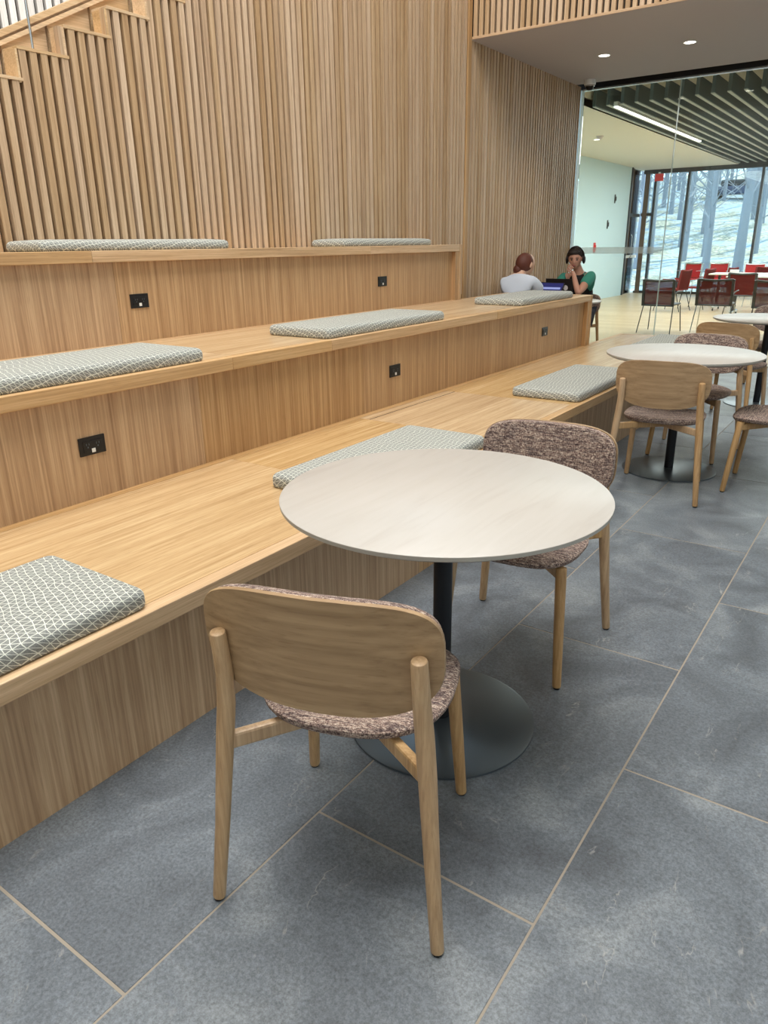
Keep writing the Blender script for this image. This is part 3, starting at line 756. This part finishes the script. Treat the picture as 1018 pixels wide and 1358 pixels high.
# ------------------------------------------------------------------ round tables
def round_table(label, loc, R=.45, H=.75, base=(0, 0), br=.285):
    t = thing('round_table', label, 'table', loc, 0, 'round pedestal tables')
    tp_ = MB().lathe([(0, H), (R-.002, H), (R, H-.0015), (R, H-.003)], 128).build('table_top', 'table', t, True)
    MB().lathe([(R, H-.003), (R-.001, H-.012), (R-.02, H-.022), (0, H-.022)], 128).build('edge_band', 'tableedge', tp_, True)
    bx, by = base
    MB().lathe([(0, .014), (.027, .014), (.0275, .02), (.0275, H-.03), (0, H-.03)], 32, (bx, by, 0)).build('column', 'blacksteel', t, True)
    MB().box(bx-.16, bx+.16, by-.03, by+.03, H-.032, H-.0225, .002).build('top_plate', 'blacksteel', t)
    MB().lathe([(0, .016), (.06, .015), (br-.01, .009), (br, .006), (br, .0), (0, .0)], 96, (bx, by, 0)).build('base_disc', 'greysteel', t, True)
round_table('near round pale table on a black pedestal between the two nearest chairs', (-.963, 1.655, 0), base=(-.008, .015))
round_table('second round pale table in the middle distance, chairs on three sides', (-1.085, 4.715, 0), base=(-.02, .05))
round_table('third round pale table at the right picture edge', (-1.0, 7.25, 0), br=.27)
round_table('round pale table by the slatted wall where the two people sit', (-3.225, 8.1, 0), R=.42, H=.775, br=.25)
dup(ch, (-3.41, 7.28, 0), head(.25, .97), 'oak chair the person in the white T-shirt sits on', GRP)
dup(ch, (-3.40, 8.98, 0), head(0.05, -1), 'oak chair the person in the black vest sits on, its dark rear leg showing', GRP)
# ------------------------------------------------------------------ visitor chairs and tables in the far room
def visitor_chair(label, loc, rz, frame, back, seat, legm, group, wd=.46):
    t = thing('visitor_chair', label, 'chair', loc, rz, group); h = wd/2
    bp = MB()
    bp.beam((-h, -.20, .42), (-h*1.0, -.25, .82), .042, .03, .004); bp.beam((h, -.20, .42), (h, -.25, .82), .042, .03, .004)
    bp.tube([(-h, -.25, .815), (-h*.5, -.262, .805), (0, -.266, .80), (h*.5, -.262, .805), (h, -.25, .815)], .017, 8)
    bp.tube([(-h, -.20, .43), (0, -.215, .43), (h, -.20, .43)], .012, 8)
    bp.build('back_frame', frame, t)
    bm = bmesh.new(); rows = []
    for j in range(7):
        f = j/6; z = .445+.35*f; rows.append([bm.verts.new((x*h*.93, -.205-.047*f-.014*(1-x*x), z)) for x in (-1, -.5, 0, .5, 1)])
    for a, b in zip(rows, rows[1:]):
        for k in range(4): bm.faces.new((a[k], a[k+1], b[k+1], b[k]))
    g = bmesh.ops.solidify(bm, geom=bm.faces[:], thickness=.004)
    link('back_panel', bm2me(bm, 'back_panel', back), t)
    MB().box(-h, h, -.2, .24, .425, .455, .012).build('seat', seat, t)
    for s in (-1, 1):
        MB().tube([(s*h, -.17, .42), (s*(h+.03), -.30, .008)], .008, 8).build('leg', legm, t)
        MB().tube([(s*h, .20, .42), (s*(h+.03), .26, .008)], .008, 8).build('leg', legm, t)
        MB().tube([(s*h, -.21, .60), (s*(h+.04), -.10, .64), (s*(h+.04), .12, .64)], .009, 8).build('armrest', frame, t)
    return t
VG = 'visitor chairs beyond the glass'
visitor_chair('dark mesh-backed chair alone beyond the glass, left of the group', (-3.29, 12.42, 0), -.04, 'greyframe', 'meshback', 'greyframe', 'greyframe', VG)
visitor_chair('dark grey framed chair with maroon mesh back, second from the left beyond the glass', (-2.57, 12.82, 0), .05, 'greyframe', 'meshback', 'greyframe', 'chrome', VG, .5)
visitor_chair('dark mesh-backed chair cut by the right picture edge beyond the glass', (-1.72, 12.6, 0), 0, 'greyframe', 'meshback', 'greyframe', 'greyframe', VG, .48)
visitor_chair('maroon-backed chair facing away at the white table beyond the glass', (-2.58, 15.2, 0), -.1, 'greyframe', 'maroon', 'maroon', 'blackplastic', VG)
visitor_chair('bright red chair by the far window, leftmost of its row', (-4.95, 20.9, 0), 2.9, 'chrome', 'red', 'red', 'chrome', VG)
visitor_chair('bright red chair by the far window, second of its row', (-4.28, 20.9, 0), 3.1, 'chrome', 'red', 'red', 'chrome', VG)
visitor_chair('bright red chair by the far window, third of its row', (-3.35, 20.5, 0), 3.2, 'chrome', 'red', 'red', 'chrome', VG)
visitor_chair('maroon chair behind the white tables beyond the glass', (-2.75, 18.2, 0), 3.0, 'maroon', 'maroon', 'maroon', 'chrome', VG, .5)
visitor_chair('maroon chair at the picture edge behind the white tables', (-2.1, 18.2, 0), 3.2, 'maroon', 'maroon', 'maroon', 'chrome', VG, .5)
for k, nm in enumerate(('leftmost', 'middle', 'rightmost')):
    visitor_chair('dark red chair turned side-on beside the white table, %s of three' % nm, (-4.15+.30*k, 16.4+.75*k, 0), 1.35, 'maroon', 'maroon', 'maroon', 'blackplastic', VG, .42)
def rect_table(label, loc, sx, sy):
    t = thing('meeting_table', label, 'table', loc, 0, 'white tables beyond the glass')
    MB().box(-sx/2, sx/2, -sy/2, sy/2, .715, .74, .004).build('table_top', 'tabletopw', t)
    for s in (-1, 1):
        l = MB().tube([(s*(sx/2-.15), 0, .08), (s*(sx/2-.15), 0, .714)], .028, 10).build('leg', 'greyframe', t)
        MB().beam((s*(sx/2-.15), -sy/2+.05, .08), (s*(sx/2-.15), sy/2-.05, .08), .05, .04).build('foot', 'chrome', t)
        m = MB()
        for q in (-1, 1): m.ball((s*(sx/2-.15), q*(sy/2-.08), .03), .03, (.5, 1, 1), 10)
        m.build('caster', 'blackplastic', l)
rect_table('white meeting table beyond the glass at the picture edge', (-2.25, 15.9, 0), 1.5, .7)
rect_table('white meeting table further back by the red chairs', (-2.75, 17.0, 0), 1.6, .7)
nap = thing('napkin_holder', 'small white napkin holder on the white table beyond the glass', 'holder', (-2.9, 15.75, .741))
MB().box(-.09, .09, -.05, .05, 0, .012, .002).build('base', 'whiteplastic', nap); MB().box(-.08, .08, -.012, .012, .012, .11, .004).build('holder_body', 'whiteplastic', nap)
# ------------------------------------------------------------------ people
def skin_mesh(name, V, E, R, mat, parent=None, sub=2, join=None):
    me = bpy.data.meshes.new(name+'_cage'); me.from_pydata([Vector(v) for v in V], E, [])
    o = bpy.data.objects.new(name, me); C.objects.link(o)
    m = o.modifiers.new('s', 'SKIN'); m.use_smooth_shade = True; m.branch_smoothing = .6
    for i, r in enumerate(R):
        q = me.skin_vertices[0].data[i]; q.radius = (r, r) if isinstance(r, (int, float)) else r; q.use_root = (i == 0)
    s = o.modifiers.new('u', 'SUBSURF'); s.levels = sub; s.render_levels = sub
    dg = bpy.context.evaluated_depsgraph_get(); dg.update()
    em = bpy.data.meshes.new_from_object(o.evaluated_get(dg)); em.name = name
    bpy.data.objects.remove(o)
    if join:
        bm = bmesh.new(); bm.from_mesh(em)
        for j in join: bm.from_mesh(j)
        bm.to_mesh(em); bm.free()
    em.materials.clear(); em.materials.append(MAT[mat])
    for f in em.polygons: f.use_smooth = True
    return em
def head_me(c, rotm, r=.098):
    bm = bmesh.new(); bmesh.ops.create_uvsphere(bm, u_segments=32, v_segments=24, radius=1)
    for v in bm.verts:
        x, y_, z = v.co   # face is -y
        X, Y, Z = x*.076, y_*.096, z*.116
        if z < 0:
            k = 1+.22*z; X *= k; Y = Y*(1+.10*z)-.012*(-z)*(1 if y_ < 0 else 0)
        if y_ < -.3:
            n = math.exp(-((x*.076)/.013)**2)*math.exp(-((Z+.012)/.020)**2); Y -= .022*n       # nose
            for sx in (-.032, .032): Y += .010*math.exp(-((X-sx)/.014)**2)*math.exp(-((Z-.012)/.012)**2)  # eye sockets
            Y -= .006*math.exp(-((Z-.034)/.012)**2)*math.exp(-(X/.05)**2)                        # brow
            Y -= .006*math.exp(-((Z+.050)/.010)**2)*math.exp(-(X/.022)**2)                       # lips
            Y -= .008*math.exp(-((Z+.095)/.018)**2)*math.exp(-(X/.03)**2)                        # chin
        v.co = (X, Y, Z)
    for s in (-1, 1):      # ears
        g = bmesh.ops.create_uvsphere(bm, u_segments=10, v_segments=8, radius=1)
        for v in g['verts']: v.co = Vector((s*.078+v.co.x*.010, .008+v.co.y*.018, -.002+v.co.z*.030))
    M = Matrix.Translation(c) @ rotm.to_4x4(); bmesh.ops.transform(bm, matrix=M, verts=bm.verts[:])
    me = bpy.data.meshes.new('h'); bm.to_mesh(me); bm.free(); return me
def hand_chains(palm, direc, side, curl):
    """five skinned fingers: returns joined mesh list"""
    out = []; d = Vector(direc).normalized(); s = Vector(side).normalized(); n = Vector(curl).normalized(); P_ = Vector(palm)
    for k, (o, L) in enumerate(((-.030, .068), (-.010, .078), (.010, .072), (.029, .058))):
        a = P_+s*o; b = a+d*.035; c = b+(d+n*.5).normalized()*L*.45; e = c+(d*.4+n).normalized()*L*.45
        out.append(skin_mesh('f', [a, b, c, e], [(0, 1), (1, 2), (2, 3)], [.010, .0095, .0085, .007], 'skin', sub=1))
    a = P_-d*.02-s*.025; b = a-s*.03+d*.02; c = b+d*.03+n*.012
    out.append(skin_mesh('f', [a, b, c], [(0, 1), (1, 2)], [.012, .010, .008], 'skin', sub=1)); return out
def figure(name, J, skinmat, headc, headrot, hands):
    """J: dict of joints in world space"""
    order = ['pelvis', 'spine', 'chest', 'neckb', 'neck', 'headb', 'shL', 'elL', 'wrL', 'paL', 'shR', 'elR', 'wrR', 'paR', 'hipL', 'knL', 'anL', 'toL', 'hipR', 'knR', 'anR', 'toR']
    rad = [(.13, .10), (.125, .09), (.14, .095), (.07, .065), .05, .05, .058, .043, .026, (.036, .018), .058, .043, .026, (.036, .018), .088, .058, .038, (.04, .03), .088, .058, .038, (.04, .03)]
    ed = [('pelvis', 'spine'), ('spine', 'chest'), ('chest', 'neckb'), ('neckb', 'neck'), ('neck', 'headb'), ('chest', 'shL'), ('shL', 'elL'), ('elL', 'wrL'), ('wrL', 'paL'), ('chest', 'shR'), ('shR', 'elR'), ('elR', 'wrR'), ('wrR', 'paR'), ('pelvis', 'hipL'), ('hipL', 'knL'), ('knL', 'anL'), ('anL', 'toL'), ('pelvis', 'hipR'), ('hipR', 'knR'), ('knR', 'anR'), ('anR', 'toR')]
    V = [J[k] for k in order]; E = [(order.index(a), order.index(b)) for a, b in ed]
    return skin_mesh('body', V, E, rad, skinmat, join=[head_me(headc, headrot)]+hands)
def cloth(name, J, keys, ed, rad, mat, parent):
    V = [J[k] if isinstance(k, str) else k for k in keys]
    return link(name, skin_mesh(name, V, ed, rad, mat), parent)
def lerp(a, b, f): return tuple(Vector(a).lerp(Vector(b), f))
# person 1, back to the camera
J = dict(pelvis=(-3.43, 7.3, 0.56), spine=(-3.43, 7.31, 0.74), chest=(-3.43, 7.35, 0.965), neckb=(-3.425, 7.39, 1.075), neck=(-3.415, 7.415, 1.115), headb=(-3.405, 7.44, 1.165),
         shL=(-3.585, 7.37, 1.01), elL=(-3.6, 7.55, 0.8), wrL=(-3.5, 7.76, 0.8), paL=(-3.46, 7.83, 0.8), shR=(-3.275, 7.37, 1.02), elR=(-3.22, 7.55, 0.82), wrR=(-3.27, 7.78, 0.8), paR=(-3.29, 7.85, 0.8),
         hipL=(-3.51, 7.32, 0.54), knL=(-3.5, 7.72, 0.54), anL=(-3.5, 7.72, 0.1), toL=(-3.5, 7.84, 0.04), hipR=(-3.35, 7.32, 0.54), knR=(-3.32, 7.72, 0.54), anR=(-3.32, 7.7, 0.1), toR=(-3.32, 7.82, 0.04))
p1 = thing('person', 'person in a white T-shirt with a low auburn bun, seated back to the camera', 'person', (0, 0, 0))
rot = Matrix.Rotation(math.pi-.35, 3, 'Z') @ Matrix.Rotation(.30, 3, 'X')
hc = Vector((-3.395, 7.46, 1.168))
hd = hand_chains(J['paL'], (.1, 1, -.1), (1, 0, 0), (0, 0, -1))+hand_chains(J['paR'], (-.1, 1, -.1), (1, 0, 0), (0, 0, -1))
link('body', figure('body', J, 'skin2', hc, rot, hd), p1)
cloth('shirt', J, ['spine', lerp(J['spine'], J['chest'], .5), 'chest', lerp(J['chest'], J['neckb'], .9), 'shL', lerp(J['shL'], J['elL'], .62), 'shR', lerp(J['shR'], J['elR'], .62), lerp(J['spine'], J['pelvis'], .8)],
      [(0, 1), (1, 2), (2, 3), (2, 4), (4, 5), (2, 6), (6, 7), (0, 8)], [(.145, .11), (.15, .115), (.165, .118), (.10, .085), .084, .070, .084, .070, (.15, .12)], 'tee', p1)
cloth('trousers', J, ['pelvis', 'hipL', 'knL', lerp(J['knL'], J['anL'], .9), 'hipR', 'knR', lerp(J['knR'], J['anR'], .9)], [(0, 1), (1, 2), (2, 3), (0, 4), (4, 5), (5, 6)], [(.14, .12), .10, .072, .055, .10, .072, .055], 'jeans', p1)
for s in 'LR': cloth('shoe', J, ['an'+s, 'to'+s], [(0, 1)], [.05, .045], 'shoe', p1)
m = MB(); m.ball(hc+Vector((-.010, -.018, .018)), .1, (.86, 1.02, 1.04), 20, rot); m.ball(hc+Vector((-.055, -.075, -.045)), .052, (1, .9, 1.05), 14)
m.ball(hc+Vector((-.045, -.06, -.075)), .038, (1, .8, 1.5), 12)
m.build('hair', 'hairred', p1, True)
MB().lathe([(.030, -.005), (.036, 0), (.030, .005)], 16, M=Matrix.Translation(hc+Vector((-.035, -.062, -.022))) @ Matrix.Rotation(1.0, 4, 'X')).build('hair_tie', 'whiteplastic', p1)
# person 2, hand on chin
J = dict(pelvis=(-3.32, 8.90, .56), spine=(-3.315, 8.88, .76), chest=(-3.315, 8.80, .95), neckb=(-3.32, 8.76, 1.07), neck=(-3.325, 8.735, 1.11), headb=(-3.33, 8.71, 1.15),
         shL=(-3.155, 8.76, 1.02), elL=(-3.185, 8.45, .825), wrL=(-3.285, 8.545, 1.02), paL=(-3.315, 8.565, 1.075), shR=(-3.485, 8.76, 1.00), elR=(-3.52, 8.55, .82), wrR=(-3.43, 8.36, .81), paR=(-3.40, 8.30, .81),
         hipL=(-3.23, 8.88, .54), knL=(-3.19, 8.47, .54), anL=(-3.19, 8.50, .10), toL=(-3.19, 8.38, .04), hipR=(-3.41, 8.88, .54), knR=(-3.43, 8.47, .54), anR=(-3.43, 8.50, .10), toR=(-3.43, 8.38, .04))
p2 = thing('person', 'person in green T-shirt, black vest and headphones, hand on chin, facing the camera', 'person', (0, 0, 0))
rot2 = Matrix.Rotation(.22, 3, 'Z') @ Matrix.Rotation(.22, 3, 'X')
hc2 = Vector((-3.335, 8.685, 1.20))
hd = hand_chains(J['paL'], (-.75, -.1, .55), (.4, .1, .8), (0, .9, .3))+hand_chains(J['paR'], (.1, -1, 0), (1, 0, 0), (0, 0, -1))
link('body', figure('body', J, 'skin', hc2, rot2, hd), p2)
cloth('shirt', J, ['spine', 'chest', 'shL', lerp(J['shL'], J['elL'], .60), 'shR', lerp(J['shR'], J['elR'], .6)], [(0, 1), (1, 2), (2, 3), (1, 4), (4, 5)], [(.14, .11), (.15, .11), .082, .068, .082, .068], 'green', p2)
cloth('vest', J, ['pelvis', 'spine', lerp(J['spine'], J['chest'], .6), lerp(J['chest'], J['neckb'], .3), lerp(J['chest'], J['neckb'], .9)], [(0, 1), (1, 2), (2, 3), (3, 4)], [(.16, .13), (.165, .13), (.165, .135), (.15, .12), (.085, .08)], 'vest', p2)
cloth('trousers', J, ['pelvis', 'hipL', 'knL', lerp(J['knL'], J['anL'], .9), 'hipR', 'knR', lerp(J['knR'], J['anR'], .9)], [(0, 1), (1, 2), (2, 3), (0, 4), (4, 5), (5, 6)], [(.14, .12), .10, .072, .055, .10, .072, .055], 'jeans', p2)
for s in 'LR': cloth('shoe', J, ['an'+s, 'to'+s], [(0, 1)], [.05, .045], 'shoe', p2)
def loc2(v): return hc2+rot2 @ Vector(v)
m = MB(); m.ball(loc2((0, .022, .044)), .1, (.84, 1.00, .90), 20, rot2); m.ball(loc2((-.01, -.045, .082)), .06, (1.1, .7, .55), 14, rot2); m.build('hair', 'hairdark', p2, True)
m = MB()
for s in (-1, 1): m.ball(loc2((s*.030, -.084, .010)), .010, (1, .6, .8), 10)
m.build('eye', 'blackplastic', p2)
m = MB()
for s in (-1, 1): m.tube([loc2((s*.015, -.094, .033)), loc2((s*.048, -.086, .033))], .0035, 6)
m.build('eyebrow', 'hairdark', p2)
MB().ball(loc2((0, -.097, -.052)), .020, (1, .3, .35), 10, rot2).build('mouth', 'lips', p2)
hp = thing('headphones', 'black over-ear headphones worn by the person in the black vest', 'headphones', (0, 0, 0))
pts = [loc2((.098*math.cos(a), .010, -.005+.142*math.sin(a))) for a in [math.pi*k/14 for k in range(15)]]
MB().tube(pts, .011, 8).build('headband', 'blackplastic', hp, True)
for s in (-1, 1):
    q = MB().ball(loc2((s*.096, .004, -.008)), .044, (.45, .85, 1.1), 14, rot2).build('ear_cup', 'blackplastic', hp, True)
    MB().ball(loc2((s*.108, .004, .012)), .008, (1, 1, 1), 8).build('badge', 'chrome', q)
# laptops
def laptop(label, loc, rz, tilt, lidmat, face, wd=.33):
    t = thing('laptop', label, 'laptop', loc, rz)
    MB().box(-wd/2, wd/2, 0, .22, 0, .014, .003).build('keyboard_base', 'blackplastic', t)
    M = Matrix.Translation((0, .22, .014)) @ Matrix.Rotation(-tilt, 4, 'X')
    l = MB().box(-wd/2, wd/2, 0, .007, 0, .215, .002, M).build('lid', lidmat, t)
    if face == 'screen':
        MB().box(-wd/2+.01, wd/2-.01, -.0015, -.0002, .012, .203, 0, M).build('screen', 'screen', l)
        MB().box(-wd/2+.02, wd/2-.03, -.0025, -.0016, .125, .15, 0, M).build('screen_bar', 'screenbar', l)
    else:
        MB().lathe([(0, 0), (.028, 0), (.028, .0012), (.020, .0012), (.018, .0004), (0, .0004)], 24, M=M @ Matrix.Translation((-.085, .0075, .12)) @ Matrix.Rotation(-math.pi/2, 4, 'X')).build('round_emblem', 'soffit', l)
laptop('open laptop with a dark blue screen on the table beside the person in white', (-3.42, 7.80, .776), -.10, .62, 'blackplastic', 'screen')
laptop('open black laptop with its lid towards the camera, before the person in the vest', (-3.27, 8.38, .776), math.pi-.12, .10, 'blackplastic', 'lid')
